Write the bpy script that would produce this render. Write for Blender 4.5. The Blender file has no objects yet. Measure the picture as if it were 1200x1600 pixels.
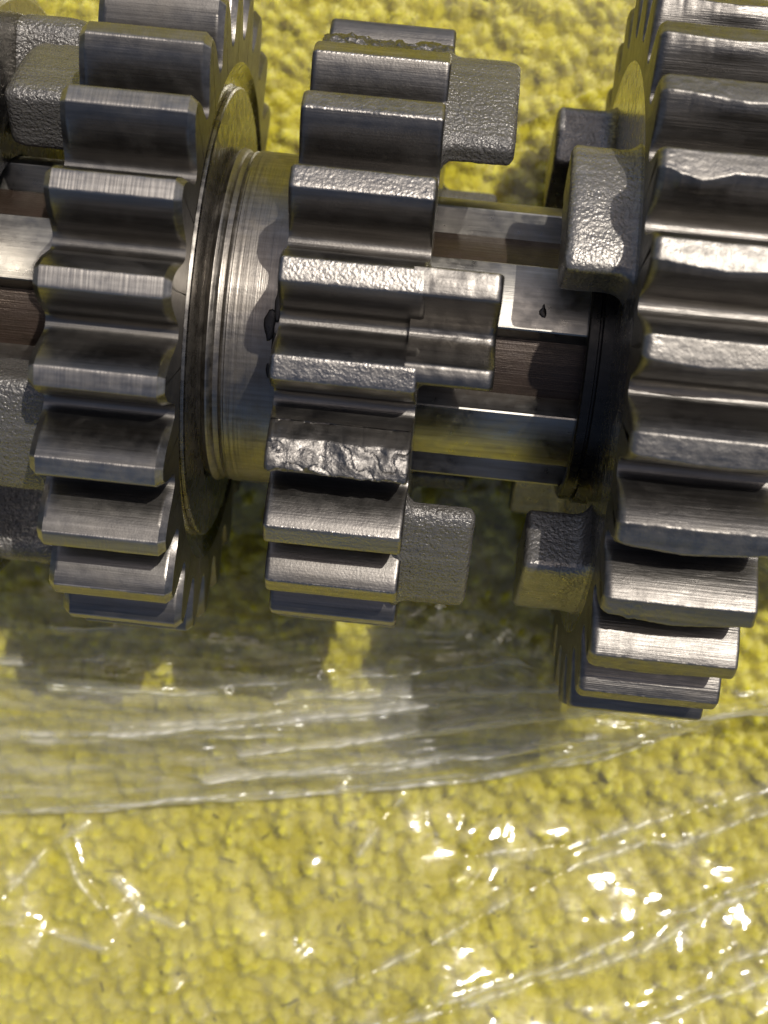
import bpy, math, random
import numpy as np
from mathutils import Matrix, Vector

# ------------------------------------------------------------------ scene, camera, light
S = 0.001                      # everything below is written in millimetres
C = bpy.context.scene
COL = C.collection

def rotvec(w):
    w = np.array(w, float); th = np.linalg.norm(w); k = w / th
    K = np.array([[0, -k[2], k[1]], [k[2], 0, -k[0]], [-k[1], k[0], 0]])
    return np.eye(3) + math.sin(th) * K + (1 - math.cos(th)) * K @ K

cam_d = bpy.data.cameras.new('camera'); cam = bpy.data.objects.new('camera', cam_d); COL.objects.link(cam)
Rwc = rotvec((0.1159, -0.0332, -0.1016))           # world -> camera
M = Matrix([list(r) for r in Rwc.T]).to_4x4()
M.translation = Vector((1.5328 * S, 0, 143.72 * S))
cam.matrix_world = M
cam_d.sensor_fit = 'VERTICAL'; cam_d.sensor_height = 36; cam_d.sensor_width = 27
cam_d.lens = 2384.8 / 1600 * 36
cam_d.clip_start = 0.005; cam_d.clip_end = 50
cam_d.dof.use_dof = True; cam_d.dof.focus_distance = 0.129
cam_d.dof.aperture_fstop = 42
C.camera = cam

SUN = Vector((0.31, 0.45, 1.0)).normalized()       # towards the sun
W = bpy.data.worlds.new('World'); C.world = W; W.use_nodes = True
nt = W.node_tree; nt.nodes.clear()
sky = nt.nodes.new('ShaderNodeTexSky'); sky.sky_type = 'NISHITA'; sky.sun_disc = False
sky.sun_elevation = math.asin(SUN.z); sky.sun_rotation = math.atan2(SUN.x, SUN.y)
sky.air_density = 0.6; sky.dust_density = 3.0; sky.ozone_density = 0.2
bg = nt.nodes.new('ShaderNodeBackground'); bg.inputs['Strength'].default_value = 0.14
wo = nt.nodes.new('ShaderNodeOutputWorld')
nt.links.new(sky.outputs[0], bg.inputs[0]); nt.links.new(bg.outputs[0], wo.inputs[0])
sl = bpy.data.lights.new('sun', 'SUN'); sl.energy = 4.6; sl.angle = math.radians(0.53); sl.color = (1, .955, .88)
sun = bpy.data.objects.new('sun', sl); COL.objects.link(sun)
sun.rotation_euler = SUN.to_track_quat('Z', 'Y').to_euler()
sun.location = (0, 0, 1)
C.view_settings.view_transform = 'Standard'; C.view_settings.look = 'None'
C.view_settings.exposure = 0.0; C.view_settings.gamma = 1
C.cycles.transparent_max_bounces = 24; C.cycles.max_bounces = 10; C.cycles.glossy_bounces = 5
C.cycles.caustics_reflective = False; C.cycles.caustics_refractive = False
C.cycles.sample_clamp_indirect = 6

rng = np.random.default_rng(7); random.seed(7)

# ------------------------------------------------------------------ numpy noise
def _h(ix, iy, seed):
    n = (ix.astype(np.int64) * 374761393 + iy.astype(np.int64) * 668265263 + seed * 982451653) & 0xffffffff
    n = ((n ^ (n >> 13)) * 1274126177) & 0xffffffff
    n = n ^ (n >> 16)
    return (n & 0xffffff) / float(0xffffff)

def vnoise(x, y, seed=0):
    x = np.asarray(x, float); y = np.asarray(y, float)
    ix = np.floor(x); iy = np.floor(y); fx = x - ix; fy = y - iy
    fx = fx * fx * fx * (fx * (fx * 6 - 15) + 10); fy = fy * fy * fy * (fy * (fy * 6 - 15) + 10)
    a = _h(ix, iy, seed); b = _h(ix + 1, iy, seed); c = _h(ix, iy + 1, seed); d = _h(ix + 1, iy + 1, seed)
    return a + (b - a) * fx + (c - a) * fy + (a - b - c + d) * fx * fy

def fbm(x, y, seed=0, o=4, g=.5):
    s = 0; a = 1; t = 0
    for i in range(o):
        s = s + a * vnoise(x * 2 ** i, y * 2 ** i, seed + 17 * i); t += a; a *= g
    return s / t - .5

def worley(x, y, seed=0, jit=.85):
    ix = np.floor(x); iy = np.floor(y); f1 = np.full(x.shape, 9.); f2 = f1.copy(); idv = np.zeros(x.shape)
    for dx in (-1, 0, 1):
        for dy in (-1, 0, 1):
            cx = ix + dx; cy = iy + dy
            px = cx + .5 + jit * (_h(cx, cy, seed) - .5); py = cy + .5 + jit * (_h(cx, cy, seed + 5) - .5)
            d = np.hypot(x - px, y - py)
            nearer = d < f1
            f2 = np.where(nearer, f1, np.minimum(f2, d)); idv = np.where(nearer, _h(cx, cy, seed + 9), idv); f1 = np.where(nearer, d, f1)
    return f1, f2, idv

def sstep(a, b, x):
    t = np.clip((np.asarray(x, float) - a) / (b - a), 0, 1); return t * t * (3 - 2 * t)

# ------------------------------------------------------------------ object helpers
def mesh(name, V, F, mat, sharp=35, parent=None, link=True):
    m = bpy.data.meshes.new(name)
    m.from_pydata((np.asarray(V, float) * S).tolist(), [], F)
    for p in m.polygons: p.use_smooth = True
    if sharp is not None: m.set_sharp_from_angle(angle=math.radians(sharp))
    m.materials.append(mat); m.update()
    return obj(name, m, parent) if link else m

def obj(name, m, parent=None, rx=0.0):
    o = bpy.data.objects.new(name, m); COL.objects.link(o)
    if parent: o.parent = parent
    if rx: o.rotation_euler = (rx, 0, 0)
    return o

def tag(o, label, cat, group=None, kind=None):
    if label: o['label'] = label
    if cat: o['category'] = cat
    if group: o['group'] = group
    if kind: o['kind'] = kind
    return o

def thing(name, label, cat, x=0.0, group=None):
    o = bpy.data.objects.new(name, None); COL.objects.link(o)
    o.location = (x * S, 0, 0); o.empty_display_size = .005
    return tag(o, label, cat, group)

def grid_faces(nu, nv, off=0, closed=False):
    F = []
    for i in range(nu - 1):
        for j in range(nv if closed else nv - 1):
            k = (j + 1) % nv
            F.append((off + i * nv + j, off + (i + 1) * nv + j, off + (i + 1) * nv + k, off + i * nv + k))
    return F

def lathe(name, prof, mat, parent=None, n=160, sharp=30):
    """prof: (x, r) points; revolved about the X axis"""
    a = np.arange(n) * 2 * np.pi / n; V = []
    for x, r in prof:
        V.append(np.c_[np.full(n, x), r * np.sin(a), r * np.cos(a)])
    return mesh(name, np.vstack(V), [f[::-1] for f in grid_faces(len(prof), n, 0, True)], mat, sharp, parent)

# ------------------------------------------------------------------ materials
class NT:
    def __init__(s, name):
        s.m = bpy.data.materials.new(name); s.m.use_nodes = True; s.t = s.m.node_tree; s.t.nodes.clear()
        s.out = s.n('OutputMaterial')
    def n(s, typ, **kw):
        nd = s.t.nodes.new('ShaderNode' + typ)
        for k, v in kw.items(): setattr(nd, k, v)
        return nd
    def l(s, a, b): s.t.links.new(a, b)
    def coords(s):
        tc = s.n('TexCoord'); oi = s.n('ObjectInfo')
        mul = s.n('Math', operation='MULTIPLY'); mul.inputs[1].default_value = .937; s.l(oi.outputs['Random'], mul.inputs[0])
        add = s.n('VectorMath', operation='ADD'); s.l(tc.outputs['Object'], add.inputs[0]); s.l(mul.outputs[0], add.inputs[1])
        return add.outputs[0]
    def noise(s, co, sc, detail=2.0, rough=.5, dist=0.0):
        mp = s.n('Mapping'); mp.inputs['Scale'].default_value = [v * 1000 for v in (sc if hasattr(sc, '__len__') else (sc,) * 3)]
        s.l(co, mp.inputs['Vector'])
        t = s.n('TexNoise'); t.inputs['Scale'].default_value = 1; t.inputs['Detail'].default_value = detail
        t.inputs['Roughness'].default_value = rough; t.inputs['Distortion'].default_value = dist
        s.l(mp.outputs[0], t.inputs['Vector']); return t.outputs['Fac']
    def vor(s, co, sc, feature='F1'):
        mp = s.n('Mapping'); mp.inputs['Scale'].default_value = [v * 1000 for v in (sc if hasattr(sc, '__len__') else (sc,) * 3)]
        s.l(co, mp.inputs['Vector'])
        t = s.n('TexVoronoi', feature=feature); t.inputs['Scale'].default_value = 1; s.l(mp.outputs[0], t.inputs['Vector'])
        return t.outputs['Distance']
    def remap(s, v, a, b, c=0.0, d=1.0):
        r = s.n('MapRange'); r.inputs[1].default_value = a; r.inputs[2].default_value = b; r.inputs[3].default_value = c; r.inputs[4].default_value = d
        s.l(v, r.inputs[0]); return r.outputs[0]
    def mix(s, f, a, b):
        m = s.n('Mix', data_type='RGBA')
        if hasattr(f, 'is_linked'): s.l(f, m.inputs[0])
        else: m.inputs[0].default_value = f
        for v, i in ((a, 6), (b, 7)):
            if hasattr(v, 'is_linked'): s.l(v, m.inputs[i])
            else: m.inputs[i].default_value = (*v, 1)
        return m.outputs[2]
    def bump(s, h, dist_mm, prev=None, strength=1.0):
        b = s.n('Bump'); b.inputs['Strength'].default_value = strength; b.inputs['Distance'].default_value = dist_mm * S
        s.l(h, b.inputs['Height'])
        if prev: s.l(prev, b.inputs['Normal'])
        return b.outputs[0]

def steel(name, base, rough, hatch=0, streak=0, grain=0, grain_scale=4.5, dirt=(.05, .035, .02), dirt_amt=.3, dirt_scale=.5, pits=0, rvar=.10, dirt_rough=.6, metal=1.0):
    k = NT(name); co = k.coords(); b = k.n('BsdfPrincipled'); nrm = None
    b.inputs['Metallic'].default_value = 1
    d = k.noise(co, dirt_scale, 5, .65, .4)
    df = k.remap(d, .50, .72, 0, dirt_amt)
    st = k.noise(co, (.12, 2.2, 2.2), 4, .6)
    c1 = k.mix(k.remap(st, .3, .75), [v * .72 for v in base], [min(1, v * 1.18) for v in base])
    k.l(k.mix(df, c1, dirt), b.inputs['Base Color'])
    rv = k.noise(co, .9, 4, .6)
    r1 = k.remap(rv, .3, .7, rough - rvar, rough + rvar)
    mx = k.n('Mix', data_type='FLOAT'); k.l(df, mx.inputs[0]); k.l(r1, mx.inputs[2]); mx.inputs[3].default_value = dirt_rough
    k.l(mx.outputs[0], b.inputs['Roughness'])
    mm = k.remap(df, 0, 1, metal, metal * .35); k.l(mm, b.inputs['Metallic'])
    if hatch: nrm = k.bump(k.noise(co, (5.2, .12, .12), 1.5, .5), hatch, nrm)
    if streak: nrm = k.bump(k.noise(co, (.10, 7, 7), 3, .6), streak, nrm)
    if grain: nrm = k.bump(k.noise(co, grain_scale, 2.5, .55), grain, nrm)
    if pits: nrm = k.bump(k.remap(k.noise(co, 1.6, 4, .6), .28, .42, 0, 1), pits, nrm)
    if nrm: k.l(nrm, b.inputs['Normal'])
    k.l(b.outputs[0], k.out.inputs['Surface'])
    return k.m

M_flank1 = steel('ground_flank_steel', (.15, .14, .128), .35, streak=.016, grain=.006, grain_scale=6, dirt_amt=.25, dirt_scale=.12, rvar=.05)
M_flank2 = steel('worn_flank_steel', (.145, .135, .124), .37, streak=.016, grain=.014, grain_scale=4.5, dirt_amt=.25, dirt_scale=.12, rvar=.05)
M_flank3 = steel('scratched_flank_steel', (.135, .126, .116), .40, streak=.040, grain=.012, grain_scale=4, dirt_amt=.25, dirt_scale=.12, rvar=.05)
M_land1 = steel('hatched_tooth_tip_steel', (.235, .218, .20), .45, hatch=.026, dirt_amt=.15, dirt_scale=.2)
M_land2 = steel('peened_tooth_tip_steel', (.23, .214, .196), .38, grain=.075, grain_scale=3.8, dirt_amt=.15, dirt_scale=.2)
M_land3 = steel('battered_tooth_tip_steel', (.18, .168, .153), .46, hatch=.014, grain=.035, grain_scale=4, dirt_amt=.15, dirt_scale=.2)
M_face = steel('faced_gear_side', (.36, .34, .30), .22, grain=.008, grain_scale=2.5, dirt_amt=.2, dirt_scale=.2)
M_dog = steel('forged_dark_steel', (.115, .108, .10), .26, grain=.24, grain_scale=3.4, dirt=(.03, .027, .024), dirt_amt=.25, metal=.45)
M_dog3 = steel('oily_forged_steel', (.19, .178, .163), .33, grain=.12, grain_scale=3.2, dirt=(.03, .027, .024), dirt_amt=.3, metal=.75)
M_chip = steel('fractured_steel', (.15, .14, .13), .45, grain=.075, grain_scale=4.2, dirt=(.04, .035, .03), dirt_amt=.5, dirt_scale=.9)
M_spline = steel('polished_spline_steel', (.25, .238, .215), .36, streak=.010, dirt=(.05, .028, .014), dirt_amt=.03, dirt_scale=.15)
M_core = steel('varnished_groove_steel', (.040, .027, .019), .40, streak=.05, grain=.02, dirt=(.020, .009, .005), dirt_amt=.9, dirt_scale=.3, metal=.5)
M_collar = steel('turned_collar_steel', (.21, .192, .17), .38, hatch=.026, grain=.010, grain_scale=5, dirt=(.05, .033, .02), dirt_amt=.45, dirt_scale=.16)
M_ring = steel('turned_washer_steel', (.25, .233, .21), .28, hatch=.006, dirt_amt=.04)
M_oil = steel('oily_black_steel', (.03, .027, .024), .30, grain=.012, grain_scale=1.5, dirt=(.01, .009, .008), dirt_amt=.6, metal=.6)

def towel_mat():
    k = NT('yellow_terry_cloth'); co = k.coords(); b = k.n('BsdfPrincipled')
    at = k.n('Attribute'); at.attribute_name = 'loop_tone'
    n1 = k.noise(co, .07, 5, .65); n2 = k.noise(co, 2.2, 3, .7)
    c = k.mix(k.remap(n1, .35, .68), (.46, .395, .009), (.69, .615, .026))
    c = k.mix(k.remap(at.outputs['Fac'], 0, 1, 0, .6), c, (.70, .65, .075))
    c = k.mix(k.remap(n2, .35, .8, 0, .35), c, (.43, .36, .008))
    k.l(c, b.inputs['Base Color']); b.inputs['Roughness'].default_value = .85
    b.inputs['Sheen Weight'].default_value = .35; b.inputs['Sheen Roughness'].default_value = .5
    b.inputs['Specular IOR Level'].default_value = .15
    b.inputs['Subsurface Weight'].default_value = .6; b.inputs['Subsurface Radius'].default_value = (1.0, .85, .12); b.inputs['Subsurface Scale'].default_value = .0020
    nrm = k.bump(k.noise(co, 3.2, 5, .72), .35)
    k.l(nrm, b.inputs['Normal'])
    tr = k.n('BsdfTranslucent'); k.l(c, tr.inputs['Color'])
    mx = k.n('MixShader'); mx.inputs[0].default_value = .12
    k.l(b.outputs[0], mx.inputs[1]); k.l(tr.outputs[0], mx.inputs[2]); k.l(mx.outputs[0], k.out.inputs['Surface'])
    return k.m
M_towel = towel_mat()
def pile_mat():
    k = NT('yellow_terry_fibre'); at = k.n('Attribute'); at.attribute_name = 'loop_tone'
    c = k.mix(at.outputs['Fac'], (.49, .425, .009), (.70, .655, .07))
    d = k.n('BsdfDiffuse'); t = k.n('BsdfTranslucent'); k.l(c, d.inputs['Color']); k.l(c, t.inputs['Color'])
    m = k.n('MixShader'); m.inputs[0].default_value = .45; k.l(d.outputs[0], m.inputs[1]); k.l(t.outputs[0], m.inputs[2]); k.l(m.outputs[0], k.out.inputs['Surface'])
    return k.m
M_pile = pile_mat()

def film_mat(name, haze, rough=.10, tint=(.965, .962, .93)):
    k = NT(name); co = k.coords()
    tp = k.n('BsdfTransparent'); tp.inputs['Color'].default_value = (*tint, 1)
    gl = k.n('BsdfGlossy'); gl.inputs['Color'].default_value = (1, 1, 1, 1)
    cr = k.n('Attribute'); cr.attribute_name = 'crease_glint'
    fn = k.n('Math', operation='MULTIPLY'); k.l(k.noise(co, 1.3, 2, .5), fn.inputs[0]); k.l(k.remap(cr.outputs['Fac'], 0, .4, 0, 1), fn.inputs[1])
    nb = k.bump(fn.outputs[0], .10, k.bump(k.noise(co, (.35, .9, .9), 3, .55, .6), .05))
    k.l(nb, gl.inputs['Normal'])
    fr = k.n('Fresnel'); ge = k.n('NewGeometry'); k.l(k.remap(ge.outputs['Backfacing'], 0, 1, 1.5, 1 / 1.5), fr.inputs['IOR']); k.l(nb, fr.inputs['Normal'])
    f2 = k.n('Math', operation='MULTIPLY'); f2.inputs[1].default_value = .95; f2.use_clamp = True; k.l(fr.outputs[0], f2.inputs[0])
    df = k.n('BsdfDiffuse'); df.inputs['Color'].default_value = (.82, .80, .74, 1)
    tl = k.n('BsdfTranslucent'); tl.inputs['Color'].default_value = (.82, .80, .74, 1)
    m0 = k.n('MixShader'); m0.inputs[0].default_value = .5; k.l(df.outputs[0], m0.inputs[1]); k.l(tl.outputs[0], m0.inputs[2])
    hz0 = k.remap(k.noise(co, (.06, .5, .5), 4, .65, .5), .40, .72, haze * .15, haze * 2.3)
    ha = k.n('Attribute'); ha.attribute_name = 'film_haze'; hm = k.n('Math', operation='MULTIPLY'); k.l(hz0, hm.inputs[0]); k.l(ha.outputs['Fac'], hm.inputs[1]); hz0 = hm.outputs[0]
    ad = k.n('Math', operation='ADD'); ad.use_clamp = True; k.l(hz0, ad.inputs[0]); k.l(cr.outputs['Fac'], ad.inputs[1]); hz = ad.outputs[0]
    k.l(k.remap(cr.outputs['Fac'], 0, .25, rough, .30), gl.inputs['Roughness'])
    m1 = k.n('MixShader'); k.l(hz, m1.inputs[0]); k.l(tp.outputs[0], m1.inputs[1]); k.l(m0.outputs[0], m1.inputs[2])
    m2 = k.n('MixShader'); k.l(f2.outputs[0], m2.inputs[0]); k.l(m1.outputs[0], m2.inputs[1]); k.l(gl.outputs[0], m2.inputs[2])
    k.l(m2.outputs[0], k.out.inputs['Surface'])
    return k.m
M_film = film_mat('clear_plastic_film', .03, .12)
M_fold = film_mat('folded_plastic_film', .10, .14)

# ------------------------------------------------------------------ towel (the surface everything rests on)
GEARS = [(-29.6, -18.9, 30.0), (-11.6, -.1, 27.7), (15.7, 27.8, 33.2), (-60, -38.5, 27.5)]
def clear_gears(x, y, z, gap):
    for x0, x1, R in GEARS:
        inside = sstep(x0 - 2.5, x0 - .4, x) * (1 - sstep(x1 + .4, x1 + 2.5, x))
        lim = -np.sqrt(np.maximum(R * R - y * y, 0)) - gap
        lim = np.where(np.abs(y) < R, lim, 99)
        z = np.where(inside > 0, np.minimum(z, z * (1 - inside) + np.minimum(z, lim) * inside), z)
    return z

def towel_base(x, y):
    z = -31.5 + 3.2 * fbm(x / 34 + 3, y / 34 + 1, 3, 3) + 1.2 * fbm(x / 9, y / 9, 8, 2)
    z = z + 7.5 * sstep(-50, -92, y) + 34 * sstep(-90, -190, y)            # the cloth rises in front; its unseen far end is raised to reflect in splines
    return z

def axis_samples(lo, hi, step, far, n):
    g = np.geomspace(1, 1 + (far - hi) , n) - 1
    return np.r_[lo - (g[1:])[::-1], np.arange(lo, hi, step), hi + g]
xs = axis_samples(-62, 62, .27, 500, 24); ys = axis_samples(-88, 62, .27, 500, 24)
X, Y = np.meshgrid(xs, ys, indexing='ij')
wx = X + 1.1 * fbm(X / 5, Y / 5, 31, 2); wy = Y + 1.1 * fbm(X / 5, Y / 5, 37, 2)
ca, sa = math.cos(.35), math.sin(.35)
f1, f2, idv = worley((wx * ca + wy * sa) / 1.9, (-wx * sa + wy * ca) / 1.9, 21, .95)
nub = np.cos(np.pi / 2 * np.minimum(f1 / .86, 1)) ** 1.3 * (.25 + .75 * sstep(.08, .3, idv))
Z = towel_base(X, Y) + (1.0 + 1.5 * idv) * nub + .55 * fbm(X / 1.1, Y / 1.1, 41, 3, .5)
Z = clear_gears(X, Y, Z, .3)
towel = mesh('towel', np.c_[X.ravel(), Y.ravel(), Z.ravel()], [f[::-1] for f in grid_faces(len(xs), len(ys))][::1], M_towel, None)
if towel.data.polygons[0].normal.z < 0: towel.data.flip_normals()
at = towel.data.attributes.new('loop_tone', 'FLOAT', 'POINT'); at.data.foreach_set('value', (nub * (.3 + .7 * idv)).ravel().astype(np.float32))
# short fibres of the pile, one joined mesh under the towel
nf = 170000
fx = rng.uniform(-58, 58, nf); fy = rng.uniform(-84, 58, nf)
ix = np.clip(np.searchsorted(xs, fx) - 1, 1, len(xs) - 2); iy = np.clip(np.searchsorted(ys, fy) - 1, 1, len(ys) - 2)
z0 = Z[ix, iy]; gx = (Z[ix + 1, iy] - Z[ix - 1, iy]) / (xs[ix + 1] - xs[ix - 1]); gy = (Z[ix, iy + 1] - Z[ix, iy - 1]) / (ys[iy + 1] - ys[iy - 1])
nn = np.c_[-gx, -gy, np.ones(nf)]; nn /= np.linalg.norm(nn, axis=1, keepdims=True)
root = np.c_[xs[ix], ys[iy], z0] + rng.normal(0, .1, (nf, 3)) * [1, 1, .2] - nn * .05
dirn = nn + rng.normal(0, .55, (nf, 3)); dirn /= np.linalg.norm(dirn, axis=1, keepdims=True); dirn[:, 2] = np.abs(dirn[:, 2])
side = np.cross(dirn, rng.normal(0, 1, (nf, 3))); side /= np.linalg.norm(side, axis=1, keepdims=True)
ln = rng.uniform(.35, .95, (nf, 1)); wd = rng.uniform(.035, .075, (nf, 1)); bend = np.cross(dirn, side) * ln * rng.uniform(-.5, .5, (nf, 1))
V = np.stack([root - side * wd, root + side * wd, root + dirn * ln * .55 + bend * .4 + side * wd * .8, root + dirn * ln * .55 + bend * .4 - side * wd * .8, root + dirn * ln + bend], 1)
pm = bpy.data.meshes.new('terry_pile'); pm.vertices.add(nf * 5); pm.vertices.foreach_set('co', (V.reshape(-1) * S).astype(np.float32))
b5 = np.arange(nf)[:, None] * 5; li = np.concatenate([b5 + np.array([[0, 1, 2, 3]]), b5 + np.array([[3, 2, 4]])], 1).reshape(-1)
pm.loops.add(len(li)); pm.loops.foreach_set('vertex_index', li.astype(np.int32))
pm.polygons.add(nf * 2); ls = (np.arange(nf)[:, None] * 7 + np.array([[0, 4]])).reshape(-1); pm.polygons.foreach_set('loop_start', ls.astype(np.int32))
pm.update(calc_edges=True); pm.validate(); pm.materials.append(M_pile)
pa = pm.attributes.new('loop_tone', 'FLOAT', 'POINT'); pa.data.foreach_set('value', np.repeat(rng.uniform(0, 1, nf), 5).astype(np.float32))
pile = obj('terry_pile', pm, towel); pile['kind'] = 'stuff'
LV = []; LF = []
for i in range(70):
    x, y = rng.uniform(-44, 44), rng.uniform(-88, -48); z = float(towel_base(np.array(x), np.array(y))) + 1.9; a = rng.uniform(0, 6.28); l = rng.uniform(.12, .5) * (2.2 if i % 9 == 0 else 1); t = rng.uniform(.05, .11)
    for q in range(3):
        cx, cy = x + math.cos(a) * l * (q - 1), y + math.sin(a) * l * (q - 1); a += rng.normal(0, .3)
        for u, v in ((1, 0), (0, 1), (-1, 0), (0, -1)): LV.append((cx - math.sin(a) * t * u, cy + math.cos(a) * t * u, z + t * v))
    b0 = len(LV) - 12
    for q in range(2):
        for e in range(4): LF.append((b0 + q * 4 + e, b0 + q * 4 + (e + 1) % 4, b0 + q * 4 + 4 + (e + 1) % 4, b0 + q * 4 + 4 + e))
lk = NT('dark_lint'); lb = lk.n('BsdfDiffuse'); lb.inputs['Color'].default_value = (.05, .045, .02, 1); lk.l(lb.outputs[0], lk.out.inputs['Surface'])
lint = mesh('lint_specks', LV, LF, lk.m, None, towel); lint['kind'] = 'stuff'
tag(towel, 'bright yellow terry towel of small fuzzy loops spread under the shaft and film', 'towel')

# ------------------------------------------------------------------ plastic film
def crumple(x, y, seed, scale):
    z = 0
    for i, (s, a) in enumerate(((1, 1.0), (.47, .5), (.23, .24))):
        c, d = math.cos(seed + 1.3 * i), math.sin(seed + 1.3 * i)
        u = (x * c + y * d) / (scale * s); v = (-x * d + y * c) / (scale * s)
        z = z + a * np.abs(2 * vnoise(u, v, seed * 7 + i) - 1) * s
    return z

def facets(x, y, seed):
    x = x + .5 * fbm(x / 1.7, y / 1.7, seed + 3, 2); y = y + .5 * fbm(x / 1.7, y / 1.7, seed + 4, 2)
    ix = np.floor(x); iy = np.floor(y); fx = x - ix; fy = y - iy
    a = _h(ix, iy, seed); b = _h(ix + 1, iy, seed); c = _h(ix, iy + 1, seed); d = _h(ix + 1, iy + 1, seed)
    return np.where(fx > fy, a + (b - a) * fx + (d - b) * fy, a + (d - c) * fx + (c - a) * fy)

def ridge(x, y, pts, w):
    """crest profile, arc length along the fold and the fold's local direction"""
    best = np.full(x.shape, 1e9); sl = np.zeros(x.shape); tx = np.zeros(x.shape); ty = np.zeros(x.shape); cum = 0
    for (ax, ay), (bx, by) in zip(pts[:-1], pts[1:]):
        L = math.hypot(bx - ax, by - ay)
        t = np.clip(((x - ax) * (bx - ax) + (y - ay) * (by - ay)) / L ** 2, 0, 1)
        d = np.hypot(x - ax - t * (bx - ax), y - ay - t * (by - ay)); k = d < best
        best = np.where(k, d, best); sl = np.where(k, cum + t * L, sl); tx = np.where(k, (bx - ax) / L, tx); ty = np.where(k, (by - ay) / L, ty); cum += L
    return np.exp(-(best / w) ** 1.4), sl, tx, ty

film = thing('plastic_film', 'crumpled clear plastic film covering the yellow towel under the shaft', 'plastic film')
CREASES = [([(-3, -76), (5, -71.3), (13.3, -64.9), (22.9, -58.1), (30.6, -54.7), (33.6, -54.9), (40.4, -51.3), (50, -47)], .70, 1.0),
           ([(-6, -84), (5, -79.2), (17.2, -74.2), (25.4, -70.5), (31.4, -67.5), (38.8, -62), (52, -54)], .70, .95),
           ([(30, -77), (35.1, -73.4), (39.9, -70.4), (41, -67.9), (52, -63)], .70, 1.0),
           ([(-10, -69), (1.3, -64.8), (15.6, -59.3), (29.7, -53.1), (50, -44)], 1.6, .5),
           ([(-43, -70), (-38, -63), (-34, -60)], .6, .5), ([(-30, -66), (-27, -70), (-22, -71)], .5, .4), ([(-2, -60), (.5, -55), (2, -53)], .5, .6),
           ([(3, 21), (5.4, 22.5), (13.4, 27.1), (17, 29)], .9, .45), ([(-10, 38), (4, 42)], .8, .5)]
STREAKS = [([(-54.7, -41.6), (-41.2, -39.7), (-32.4, -38.8)], .5, 0.90), ([(-18.8, -39.7), (-.9, -36.4), (11.1, -33.7), (19, -33)], .5, 1.20),
           ([(-37.6, -42.6), (-23.3, -41.9), (-12.7, -40.3)], .45, 1.20), ([(-13.9, -41.2), (5.9, -38), (26.2, -34.5)], .5, 1.05),
           ([(-30.4, -46.7), (-20.4, -44.7), (-.5, -40.5), (13, -37)], .5, 0.90), ([(-16.1, -47.7), (-.2, -43.7), (9.5, -40.4), (26.8, -36.9), (38.7, -34)], .5, 1.35),
           ([(-19.8, -51.8), (.2, -48), (13.3, -44.6), (22.4, -41.5)], .5, 1.20), ([(-37.5, -34.9), (-21.4, -33), (-4.3, -30.5)], .6, 0.90),
           ([(-54.2, -50.6), (-37.8, -49.1), (-21.7, -45.6)], .7, 0.75)]
def film_mesh(name, X, Y, Z, ridges, mat, seed, white=.3, haze_amt=None):
    """adds the folds, finishes the sheet and marks its creases, painted white for glints and stress whitening"""
    wob = .7 * fbm(X / 4, Y / 4, 77 + seed, 2); cw = np.zeros(X.shape)
    for i, (pts, w, h) in enumerate(ridges):
        sm = vnoise(X / 3.6 + i, Y / 3.6, 7 + i + seed); g, sl, tx, ty = ridge(X + wob, Y + wob, pts, w)
        # the film puckers along each fold: small ripples that lean one way, then spring back
        lam = 2.0 + .8 * (i % 3) * .5; p = np.mod(sl / lam + 1.2 * vnoise(sl / 6, sl * 0, i + seed), 1)
        lean = (.15 * tx + .38 * ty) * (.6 + .8 * vnoise(X / 2.2, Y / 2.2, 40 + i))
        puck = -lean * lam * np.where(p < .8, p - .4, .4 - (p - .8) * 4)
        if w > .75: puck = 0
        Z = Z + g * (h * (.75 + .5 * sm) + puck)
        cw = np.maximum(cw, (1 if w < .75 else .12) * g * sstep(.10, .7, vnoise(X / 3.5 + i, Y / 3.5, 3 + i)))  # pale crests painted in to strengthen the glints along the folds
    Z = Z + .12 * fbm(X / 2.4, Y / 2.4, seed + 90, 3) * sstep(.3, .7, vnoise(X / 9, Y / 9, seed + 66))
    Z = clear_gears(X, Y, Z, .1)
    o = mesh(name, np.c_[X.ravel(), Y.ravel(), Z.ravel()], grid_faces(X.shape[0], X.shape[1]), mat, None, film)
    if o.data.polygons[len(o.data.polygons) // 2].normal.z < 0: o.data.flip_normals()
    at = o.data.attributes.new('crease_glint', 'FLOAT', 'POINT'); at.data.foreach_set('value', (white * cw ** 1.2).ravel().astype(np.float32))
    la = o.data.attributes.new('film_haze', 'FLOAT', 'POINT'); la.data.foreach_set('value', (np.ones(X.shape) if haze_amt is None else haze_amt).ravel().astype(np.float32))
    return o
xs = np.arange(-70, 70, .29); ys = np.arange(-98, 66, .29)
X, Y = np.meshgrid(xs, ys, indexing='ij')
Y0 = sstep(-22, 0, Y)
calm = 1 - .88 * sstep(-30, 5, Y)
Z = (1 - Y0) * (towel_base(X, Y) + 1.7) + Y0 * (-28.1 + .7 * fbm(X / 30, Y / 30, 61, 2))
patch = sstep(.60, .88, vnoise(X / 11, Y / 9, 123))
Z = Z + calm * (.55 * crumple(X, Y, 3, 11) + (.10 + .25 * patch) * crumple((X * .88 + Y * .47) / 2.6, -X * .47 + Y * .88, 5, 4.0) + (.12 + .5 * patch) * facets((X * .9 + Y * .43) / 3.4, (-X * .43 + Y * .9) / 1.9, 8) + .35 * fbm(X / 8, Y / 8, 51, 2))
def lay(pts):
    out = []
    for x, y in pts:
        k = (143.7 - float(towel_base(np.array(x * 1.), np.array(y * 1.))) - 2) / 170.7
        out.append((1.5 + (x - 1.5) * k, y * k))
    return out
film_mesh('film_sheet', X, Y, Z, [(lay(p), w, h) for p, w, h in CREASES], M_film, 1, .42)
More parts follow.
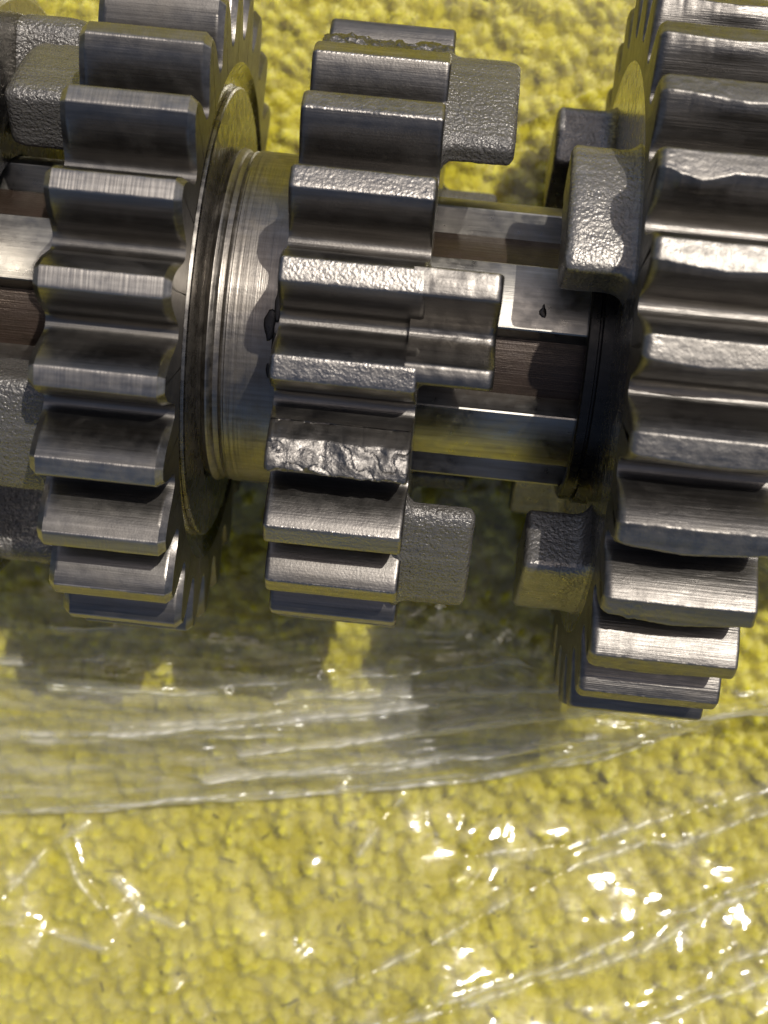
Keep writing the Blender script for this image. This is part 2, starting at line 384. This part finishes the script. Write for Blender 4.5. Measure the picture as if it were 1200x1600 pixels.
CR2 = [([(-22, -92), (-6, -84), (6, -77.5), (20, -71), (33, -63), (52, -53.5)], .5, 1.0), ([(18, -85), (30, -77.5), (44, -69.5), (56, -63)], .5, 1.0), ([(-60, -74), (-44, -72), (-30, -74)], .5, .7),
       ([(-36, -62), (-34, -66), (-31, -69)], .4, .9), ([(10, -58), (22, -55.5), (36, -50), (52, -43)], .7, .8)]
ys2 = np.arange(-98, -44, .29); X, Y = np.meshgrid(xs, ys2, indexing='ij')
patch = sstep(.60, .88, vnoise(X / 10, Y / 8, 323))
Z = towel_base(X, Y) + 2.9 + .6 * crumple(X / 1.4, Y, 13, 10) + (.08 + .2 * patch) * crumple((X * .9 + Y * .43) / 2.8, -X * .43 + Y * .9, 15, 4.2) + (.12 + .8 * patch) * facets((X * .9 + Y * .43) / 3.0, (-X * .43 + Y * .9) / 1.8, 18)
film_mesh('film_sheet', X, Y, Z, [(lay(p), w, h) for p, w, h in CR2], M_film, 5, .34)

def film_band(seed, x0, x1, top, bot, zt, zb, amp, mat, ridges, nv=130):
    xs = np.arange(x0, x1, .33); v = np.linspace(0, 1, nv)
    T = np.interp(xs, *zip(*top)) + .8 * fbm(xs / 7, xs * 0, seed, 3); B = np.interp(xs, *zip(*bot)) + 1.6 * fbm(xs / 16, xs * 0, seed + 3, 4)
    X = np.repeat(xs[:, None], nv, 1); Vv = np.repeat(v[None], len(xs), 0)
    Y = T[:, None] * (1 - Vv) + B[:, None] * Vv
    st = Vv * 11 + .5 * fbm(X / 12, Vv * 4, seed + 8, 2)
    rid = np.abs(2 * vnoise(X / 30 + seed, st * .55, seed) - 1) + .4 * np.abs(2 * vnoise(X / 17, st * 1.4, seed + 1) - 1) + .16 * np.abs(2 * vnoise(X / 10, st * 3.1, seed + 2) - 1)
    Z = zt + (zb - zt) * np.interp(Vv, [0, .3, .6, .85, 1], [0, .15, .42, .74, 1]) + amp * rid * (1 - .6 * sstep(.85, 1, Vv))
    Z = Z + .55 * crumple(X / 1.5, Y, seed + 4, 8) + .34 * crumple(X / 2, Y, seed + 6, 4.0) + .75 * sstep(.4, .7, vnoise(X / 13, Y / 7, seed + 50)) * facets(X / 4.2, Y / 1.7, seed + 9) + .6 * fbm(X / 20, Y / 10, seed + 6, 2)
    Z = np.maximum(Z, towel_base(X, Y) + 2.2)
    low = list(zip(xs[::12], (B - .35 * np.sign(B - T))[::12]))
    return film_mesh('film_fold', X, Y, Z, ridges + [(low, .35, .5)], mat, seed, .62, .12 + 1.15 * sstep(.22, .62, Vv))  # clearer towards the gears; haze thinned there to hide their shadow
T0 = [(-75, -33), (-41.4, -32.2), (-33.3, -32.3), (-22.6, -32.1), (-14.6, -32.2), (-4.3, -29.4), (8.8, -28.5), (18.8, -33.6), (28.8, -36.2), (38.4, -34.2), (62, -31)]
B0 = [(-75, -65), (-43.6, -60.1), (-21.6, -56.3), (.2, -52.4), (13, -49.4), (24.2, -45.6), (33.7, -41.2), (41.9, -37.7), (62, -34)]
film_band(11, -75, 62, T0, B0, -19.5, -28, 1.2, M_fold, STREAKS[::2])
film_band(23, -75, 50, [(x, y - 2.2) for x, y in T0], [(-75, -50), (-40.8, -48.7), (-20.4, -47.1), (0, -44.1), (11.7, -41.4), (22.2, -39.4), (31.3, -38.2), (39, -36.6), (50, -34.7)],
          -18.3, -21.5, 1.0, M_fold, STREAKS[1::2])
film_band(37, -75, 34, [(-75, -42), (-41, -41), (-20, -40), (0, -38), (18, -36.8), (34, -38.4)], [(-75, -64), (-43.3, -59.3), (-21.5, -55.4), (.1, -51.5), (12.9, -48.6), (24, -44.8), (34, -40.8)],
          -17.8, -26.5, 1.0, M_fold, STREAKS[4:7])

# ------------------------------------------------------------------ shaft
shaft = thing('splined_shaft', 'steel shaft with six wide splines and brown varnished grooves carrying the gears', 'shaft')
lathe('shaft_core', [(-75, 0), (-75, 10.45), (60, 10.45), (60, 0)], M_core, shaft)
def spline_mesh():
    hw = 2.95; R = 12.75; prof = []
    prof.append((-hw, 9.9)); prof.append((-hw, 12.2)); 
    for t in np.linspace(-hw + .1, hw - .1, 13): prof.append((t, math.sqrt(R * R - t * t)))
    prof.append((hw, 12.2)); prof.append((hw, 9.9))
    prof = np.array(prof); prof[1, 1] = prof[-2, 1] = math.sqrt(R * R - hw * hw) - .1
    xs = np.linspace(-74.5, 59.5, 40); V = []
    for x in xs: V.append(np.c_[np.full(len(prof), x), -prof[:, 0], prof[:, 1]])
    n = len(prof); F = grid_faces(len(xs), n)
    F = [f[::-1] for f in F]
    return mesh('spline', np.vstack(V), F, M_spline, 25, None, False)
sm = spline_mesh()
for k in range(6): obj('spline', sm, shaft, -math.radians(19 + 60 * k))
cp = [(-18.99, 12.2), (-18.99, 14.75), (-18.75, 14.85), (-18.6, 15.25), (-18.3, 15.45), (-17.9, 15.3), (-17.7, 15.08), (-17.25, 15.05), (-17.1, 15.25), (-16.95, 15.12), (-16.8, 15.12), (-16.7, 15.32)]
cp += [(x, 15.30 + .05 * float(fbm(np.array(x * 3.1), np.array(.5), 5, 2))) for x in np.arange(-16.5, -12.3, .12)] + [(-12.2, 15.28), (-11.95, 15.05), (-11.75, 14.6), (-11.75, 12.2)]
lathe('bearing_collar', cp, M_collar, shaft, 220)

# dark grease spot on the upper spline
def blob(name, c, r, mat, parent, rx=0, seed=1, flat=.35):
    V = []; F = []; nu, nv = 7, 14
    for i in range(nu):
        ph = math.pi * i / (nu - 1)
        for j in range(nv):
            a = 2 * math.pi * j / nv; k = 1 + .9 * float(fbm(np.array(math.cos(a) * 1.3 + 5), np.array(math.sin(a) * 1.3 + 3), seed, 2))
            V.append((c[0] + r[0] * math.sin(ph) * math.cos(a) * k, c[1] + r[1] * math.sin(ph) * math.sin(a) * k, c[2] + r[2] * math.cos(ph)))
    return mesh(name, V, [f for f in grid_faces(nu, nv, 0, True)], mat, None, parent)

# ------------------------------------------------------------------ gears
def tooth_profile(R, Rr, N, wt, nl=4):
    """half profile: (r, half width) from the middle of the tip to the middle of the gap"""
    h = R - Rr; hp = math.pi / N * Rr; wr = hp - .72
    u = np.array([0, .12, .25, .42, .60, .76, .87]); k = np.array([0, .26, .49, .71, .86, .95, 1.0])
    up = np.linspace(.03, .87, 12); kp = np.interp(up, u, k)
    pts = [(R, t) for t in np.linspace(0, wt - .14, nl)] + [(R - .03, wt - .05), (R - .11, wt + .015)]
    pts += [(R - h * a, wt + (wr - wt) * b) for a, b in zip(up, kp)][1:]
    pts += [(R - h * .93, wr + .10), (R - h * .975, wr + .28), (R - h * .997, wr + .5), (Rr, hp)]
    return np.array(pts)

def tooth_mesh(R, Rr, N, x0, x1, ri, wt, chL, chR, mat, name='tooth', round_end=False, damage=None, seed=0, ns=44, drop=.9, land=None):
    P = tooth_profile(R, Rr, N, wt, 4 if damage is None else 11)
    half = np.r_[P[::-1], P[1:]]; sgn = np.r_[-np.ones(len(P)), np.ones(len(P) - 1)]
    n = len(half)
    d = np.r_[0, np.linspace(.06, 1, 7) * max(chL, .1)]
    e = np.r_[0, np.linspace(.06, 1, 7) * max(chR, .1)]
    xs = np.unique(np.round(np.r_[x0 + d, np.linspace(x0 + chL, x1 - chR, ns), x1 - e], 4))
    u = np.clip((R - half[:, 0]) / (R - Rr), 0, 1); fade = 1 - sstep(.55, .95, u)
    V = []
    for x in xs:
        r = half[:, 0].copy(); w = half[:, 1].copy()
        for dist, ch in ((x - x0, chL), (x1 - x, chR)):
            if dist < ch:
                k = ch - dist
                if round_end: k = ch - math.sqrt(max(0, ch * ch - k * k))
                r = r - drop * k * (1 - u); w = w - .42 * k * fade
        if damage is not None: r, w = damage(x, r, w * sgn, u)
        else: w = w * sgn
        wob = .035 * fbm(np.full(n, x / 2.2), w * 1.1, seed + 3, 3)
        r = r + wob * (1 - sstep(.5, .9, u))
        a = w / np.maximum(r, 1)
        V.append(np.c_[np.full(n, x), r * np.sin(a), r * np.cos(a)])
    V = np.vstack(V); m = len(xs); F = grid_faces(m, n)
    # end faces go down to the gear body
    ang = np.linspace(-math.pi / N, math.pi / N, n); off = len(V)
    A0 = np.c_[np.full(n, x0), ri * np.sin(ang), ri * np.cos(ang)]; A1 = A0.copy(); A1[:, 0] = x1
    V = np.vstack([V, A0, A1])
    for j in range(n - 1):
        F.append((off + j, j, j + 1, off + j + 1))
        b = (m - 1) * n; F.append((off + n + j, off + n + j + 1, b + j + 1, b + j))
    F = [f[::-1] for f in F]
    o = mesh(name, V, F, mat, 32, None, False)
    if land:
        o.materials.append(land)
        tip = np.minimum(u[:-1], u[1:]) < .012
        for i in range(m - 1):
            for j in np.nonzero(tip)[0]: o.polygons[i * (n - 1) + int(j)].material_index = 1
    return o

def rbox(name, ang, r0, r1, a0, a1, x0, x1, side, mat, parent, rad=.8, fil=1.3, n=18, rough=.16, seed=1, taper=0.0, tilt=0.0):
    """rounded forged block in gear coordinates; its foot (x0 or x1 by side) flares into the gear face"""
    ac = (a0 + a1) / 2; rm = r1; hw = math.radians(a1 - a0) / 2 * rm; hx = (x1 - x0) / 2; hr = (r1 - r0) / 2
    H = np.array([hx, hw, hr]); t = np.linspace(-1, 1, n); V = []; F = []
    for ax in range(3):
        for s in (-1, 1):
            U, Wv = np.meshgrid(t, t, indexing='ij'); Q = np.zeros((n, n, 3)); Q[..., ax] = s; Q[..., (ax + 1) % 3] = U; Q[..., (ax + 2) % 3] = Wv
            Q = Q.reshape(-1, 3) * H; inner = np.clip(Q, -(H - rad), H - rad); dd = Q - inner
            L = np.linalg.norm(dd, axis=1, keepdims=True); Q = inner + rad * dd / np.maximum(L, 1e-9)
            off = len(V) and sum(len(v) for v in V); V.append(Q)
            fs = grid_faces(n, n, off or 0)
            F += fs if s > 0 else [f[::-1] for f in fs]
    Q = np.vstack(V)
    dist = (Q[:, 0] + hx) if side < 0 else (hx - Q[:, 0])      # distance from the foot
    dist = np.maximum(dist - 1.0, 0)                           # 1 mm sits inside the gear
    fl = np.where(dist < fil, fil - np.sqrt(np.maximum(fil ** 2 - (fil - dist) ** 2, 0)), 0)
    tp = 1 - taper * np.clip(dist / (2 * hx), 0, 1)
    wv = Q[:, 1] * tp + np.sign(Q[:, 1]) * fl * np.clip(np.abs(Q[:, 1]) / hw, 0, 1)
    rv = Q[:, 2] + np.sign(Q[:, 2]) * np.where(Q[:, 2] < 0, fl, fl * .15) * np.clip(np.abs(Q[:, 2]) / hr, 0, 1)
    nz = rough * fbm(Q[:, 0] / .9 + Q[:, 2] / 1.3, Q[:, 1] / .9 + Q[:, 2] / 1.1, seed, 3)
    r = (r0 + r1) / 2 + rv + nz + tilt * wv; a = math.radians(ac) + wv / rm * (1 + .0 * r) + nz / rm * .6
    P = np.c_[(x0 + x1) / 2 + Q[:, 0] + nz * .5, r * np.sin(a), r * np.cos(a)]
    m = mesh(name, P, F, mat, None, None, False)
    import bmesh
    bm = bmesh.new(); bm.from_mesh(m); bmesh.ops.remove_doubles(bm, verts=bm.verts, dist=.02 * S); bmesh.ops.recalc_face_normals(bm, faces=bm.faces)
    bm.to_mesh(m); bm.free()
    for p in m.polygons: p.use_smooth = True
    return obj(name, m, parent)

def add_teeth(root, N, a0, variants, special=None):
    """variants: list of tooth meshes; tooth k stands at a0 - k * pitch (radians from +Z towards +Y)"""
    for k in range(N):
        m = (special or {}).get(k) or variants[(k * 7 + k // 3) % len(variants)]
        obj('tooth', m, root, -(a0 - k * 2 * math.pi / N))

def burr(amp, xc, wid, seed, rg=.35):
    """worn tip: metal rolled over the lower edge, widest near xc, edge ragged on one side of it"""
    def f(x, r, w, u):
        n = len(r); k = max(0., 1 - abs(x - xc) / wid) ** .8
        tip = 1 - sstep(.06, .40, u); low = np.where(w < 0, 1., .1)
        nz = fbm(np.full(n, x / .5), np.zeros(n), seed, 3); fine = fbm(np.full(n, x / .6), w / .5, seed + 4, 3)
        rag = rg * sstep(xc + 1, xc - 2, x)
        w = w - low * tip * (amp * k + .30 * rg ** .5 * nz * (.25 + .75 * rag))
        r = r - .12 * amp * k * tip * sstep(.2, -1.2, w) + (.03 + .09 * rag) * fine * tip
        return r, w
    return f

def chipped(seed):
    """tip broken off in a rough slope along the whole tooth, ragged lower edge"""
    def f(x, r, w, u):
        n = len(r)
        nz = fbm(np.full(n, x / .55), w / .55, seed + 5, 4); big = fbm(np.full(n, x / 2.3), w / 1.6, seed, 3)
        e = .9 * fbm(np.full(n, x / 1.6), w / 2, seed + 9, 3)
        up = sstep(-1.2 + e, 1.7 + e, w) * (1 - sstep(.34, .60, u))
        crack = np.exp(-(fbm(np.full(n, x / 1.9) + w * .25, w / 1.2, seed + 31, 2) / .035) ** 2)
        r = r - up * (1.35 + .5 * big) - (1 - sstep(.3, .5, u)) * (.16 * nz + .22 * big + .14 * crack)
        lo = sstep(-.9 + e, -1.4 + e, w) * (1 - sstep(.2, .45, u))
        return r - lo * .45, w + .12 * nz * (1 - sstep(.3, .6, u))
    return f

def snapped(seed):
    """upper part of the tooth snapped off, rough break left"""
    def f(x, r, w, u):
        n = len(r); nz = fbm(np.full(n, x / .7), w / .6, seed, 4); big = fbm(np.full(n, x / 2.5), w / 2, seed + 2, 2)
        lim = 25.75 + .9 * big + .8 * nz + .18 * w
        return np.where(r > lim, lim + (r - lim) * .05, r), w
    return f

# gear 1: left gear, ground teeth with crisp chamfers
G = 'gears on the splined shaft'
g1 = thing('spur_gear', 'gear with sharp clean machined teeth, beside the thin ring and the turned collar', 'gear', 0, G)
N1, a1, R1, Q1 = 25, .5545, 29.79, 24.75
v1 = [tooth_mesh(R1, Q1, N1, -29.55, -19.05, 22.9, .84, .55, .55, M_flank1, seed=s, land=M_land1) for s in (1, 2, 3)]
add_teeth(g1, N1, a1, v1)
lathe('gear_body', [(-29.55, 12.9), (-29.55, 22.9), (-19.05, 22.9), (-19.3, 22.55), (-19.6, 22.1), (-19.8, 21.6), (-19.88, 21.2), (-19.88, 12.9)], M_face, g1)
for k in range(4):
    rbox('dog', 0, 17.4, 23.3, 46.5 + k * 90 - 2, 73 + k * 90, -36.8, -28.35, 1, M_dog, g1, rad=1.0, seed=11 + k, rough=.22)

ring = thing('thrust_washer', 'thin turned steel ring lying against the side of the clean toothed gear', 'washer', 0)
lathe('washer_ring', [(-19.86, 12.85), (-19.86, 20.95), (-19.7, 20.75), (-19.5, 20.75), (-19.44, 20.64), (-19.38, 20.75), (-19.12, 20.72), (-19.0, 20.55), (-19.0, 12.85)], M_ring, ring, 220)

# gear 2: middle gear with dogs to the right, one tooth chipped
g2 = thing('spur_gear', 'middle gear with a broken chipped tooth and square dogs on its side', 'gear', 0, G)
N2, a2, R2, Q2 = 23, .6911, 27.5, 22.6
v2 = [tooth_mesh(R2, Q2, N2, -11.5, -.15, 20.8, .98, .45, .40, M_flank2, round_end=True, seed=s, land=M_land2) for s in (5, 6, 7)]
sp2 = {4: tooth_mesh(R2, Q2, N2, -11.5, -.15, 20.8, 1.25, .45, .3, M_flank2, land=M_chip, round_end=True, damage=chipped(3), seed=9, ns=110),
       21: tooth_mesh(R2, Q2, N2, -11.5, -.15, 20.8, 1.0, .45, .4, M_flank2, land=M_chip, round_end=True, damage=snapped(4), seed=9, ns=110)}
add_teeth(g2, N2, a2, v2, sp2)
lathe('gear_body', [(-11.5, 12.9), (-11.5, 20.8), (-.15, 20.8), (-.15, 12.9)], M_face, g2)
for k in (1, 2, 3, 4, 6):
    c = 1.5 + 51.43 * k; t = {1: .24, 6: -.24}.get(k, 0)
    rbox('dog', 0, (22.6 if t > 0 else 23.3) if t else 23, 24.9 if t else 25.7, c - (11.8 if t > 0 else 13.5), c + (12.5 if t >= 0 else 12), -1.15, 5.7, -1, M_dog, g2, rad=.72, fil=.9, seed=31 + k, rough=.14, tilt=t)

def split_dog():
    A = np.radians([13.0, 11.9, 11.2, 10.95, 10.6, 8.4, 6.4, 6.05, 5.8, 4.9, 3.8, 2.6, 1.4, .3, -.8, -1.9, -3.0, -3.9, -4.3, -4.7, -6.2, -7.5, -7.9, -8.3, -9.2, -10.4])
    Rr = np.array([18.5, 23, 26.4, 27.2, 27.45, 27.5, 27.45, 27.25, 26.8, 25.6, 24.5, 23.7, 23.35, 23.3, 23.5, 24.2, 25.2, 26.5, 27.1, 27.4, 27.45, 27.35, 27.1, 26.3, 23, 18.5])
    t = np.linspace(0, 1, len(A)); tt = np.linspace(0, 1, 90); A = np.interp(tt, t, A); Rr = np.interp(tt, t, Rr)
    ac = math.radians(1.5)
    xs = np.r_[-1.2, np.linspace(-.1, .9, 10), np.linspace(1.0, 5.0, 24), 5.15, 5.3, 5.45, 5.56, 5.63, 5.66]; V = []
    for x in xs:
        e = max(0, x - 5.0) / .66; k = .55 * (1 - math.sqrt(max(0, 1 - e * e)))
        fl = max(0, 1.0 - (x + .1)); flr = 1 - math.sqrt(max(0, 1 - min(fl, 1) ** 2)) if fl > 0 else 0
        side = sstep(27.0, 24.0, Rr) * (np.abs(A - ac) > math.radians(8))
        a = ac + (A - ac) * (1 - k * .05) + np.sign(A - ac) * side * flr * .03
        r = Rr - k + .09 * fbm(np.full(90, x / .7), A * 40, 91, 3)
        V.append(np.c_[np.full(90, x), r * np.sin(a), r * np.cos(a)])
    n = 90; F = grid_faces(len(xs), n); V = np.vstack(V); b = (len(xs) - 1) * n
    off = len(V); ends = V[b:b + n].copy(); rr = np.hypot(ends[:, 1], ends[:, 2])[:, None]; ends[:, 1:] *= 18.5 / rr
    V = np.vstack([V, ends]); 
    for j in range(n - 1): F.append((b + j, off + j, off + j + 1, b + j + 1))
    o = mesh('dog', V, F, M_flank2, 40, g2)
    return o
split_dog()

# gear 3: big worn gear with dogs to the left
g3 = thing('spur_gear', 'largest gear, cut by the picture edge, with worn rolled-over tooth tips and dogs', 'gear', 0, G)
g3['label'] = 'largest gear with worn rolled-over tooth tips and tall dogs facing the chipped gear'
N3, a3, R3, Q3 = 29, .4594, 32.96, 28.1
def t3(damage, seed): return tooth_mesh(R3, Q3, N3, 15.75, 27.75, 26.2, .92, .75, .35, M_flank3, round_end=True, land=M_land3, damage=damage, seed=seed, ns=80)
v3 = [t3(burr(.40, 21.5, 5, 61), 21), t3(burr(.5, 22.5, 5, 62), 22), t3(burr(.35, 20.5, 4.5, 63), 23)]
sp3 = {0: t3(burr(.75, 19.0, 2.4, 64, 1), 24), 1: t3(burr(.45, 21.5, 5, 65), 25), 3: t3(burr(.35, 22.5, 6, 69), 29), 4: t3(burr(.60, 21.3, 5.5, 66), 26), 5: t3(burr(.75, 21.6, 5, 67, .8), 27), 6: t3(burr(.6, 20.6, 5.5, 68, 1), 28)}
add_teeth(g3, N3, a3, v3, sp3)
lathe('gear_body', [(15.75, 12.9), (15.75, 26.2), (27.75, 26.2), (27.75, 12.9)], M_face, g3)
for k in range(4):
    c = 28 + 92 * (k if k < 3 else -1)
    rbox('dog', 0, 18.3, 24.3, c - 13.2, c + 15.2, 10.2, 17.0, 1, M_dog3, g3, rad=.65, fil=1.8, seed=51 + k, rough=.15)

w2 = thing('retaining_washer', 'oily black retaining washer on the shaft tucked under the largest gear', 'washer', 0)
lathe('washer_disc', [(13.6, 12.8), (13.6, 13.7), (13.75, 13.9), (14.5, 13.9), (14.6, 13.6), (14.75, 13.6), (14.85, 14.15), (15.9, 14.15), (15.95, 12.8)], M_oil, w2)

# gear 4: only the inner end of its dogs reaches into view
g4 = thing('dog_gear', 'dark forged gear whose rounded dogs reach between those of the clean toothed gear', 'gear', 0, G)
lathe('gear_body', [(-60, 12.9), (-60, 27), (-39.2, 27), (-38.9, 26.5), (-38.9, 12.9)], M_face, g4)
for q0, q1 in ((76, 108), (170, 200), (-120, -86)):
    rbox('dog', 0, 15.5, 25.3, q0, q1, -40.0, -32.2, -1, M_dog, g4, rad=2.2, fil=1.0, seed=71 + q1, rough=.25)

blob('grease_spot', (9.7, 0, 12.78), (.30, .62, .08), M_oil, shaft, seed=3).rotation_euler = (-math.radians(13.5), 0, 0)
for x, a, rx, ry, sd in ((-13.1, -2, .55, 1.3, 4), (-12.5, 6, .35, 1.8, 6), (-12.4, -9, .4, 1.6, 9), (-12.9, -16, .25, .7, 12)):
    blob('oil_stain', (x, 0, 15.3), (rx, ry, .07), M_oil, shaft, seed=sd).rotation_euler = (-math.radians(a), 0, 0)
fl = blob('rust_flake', (0, 0, 0), (.42, .30, .25), steel('rust_crumb', (.20, .10, .05), .6, grain=.05, dirt_amt=.5), None, seed=8)
fl.location = (22.6 * S, 14.35 * S, 26.2 * S)
tag(fl, 'tiny brown rust crumb stuck on a tooth flank of the largest gear', 'debris')
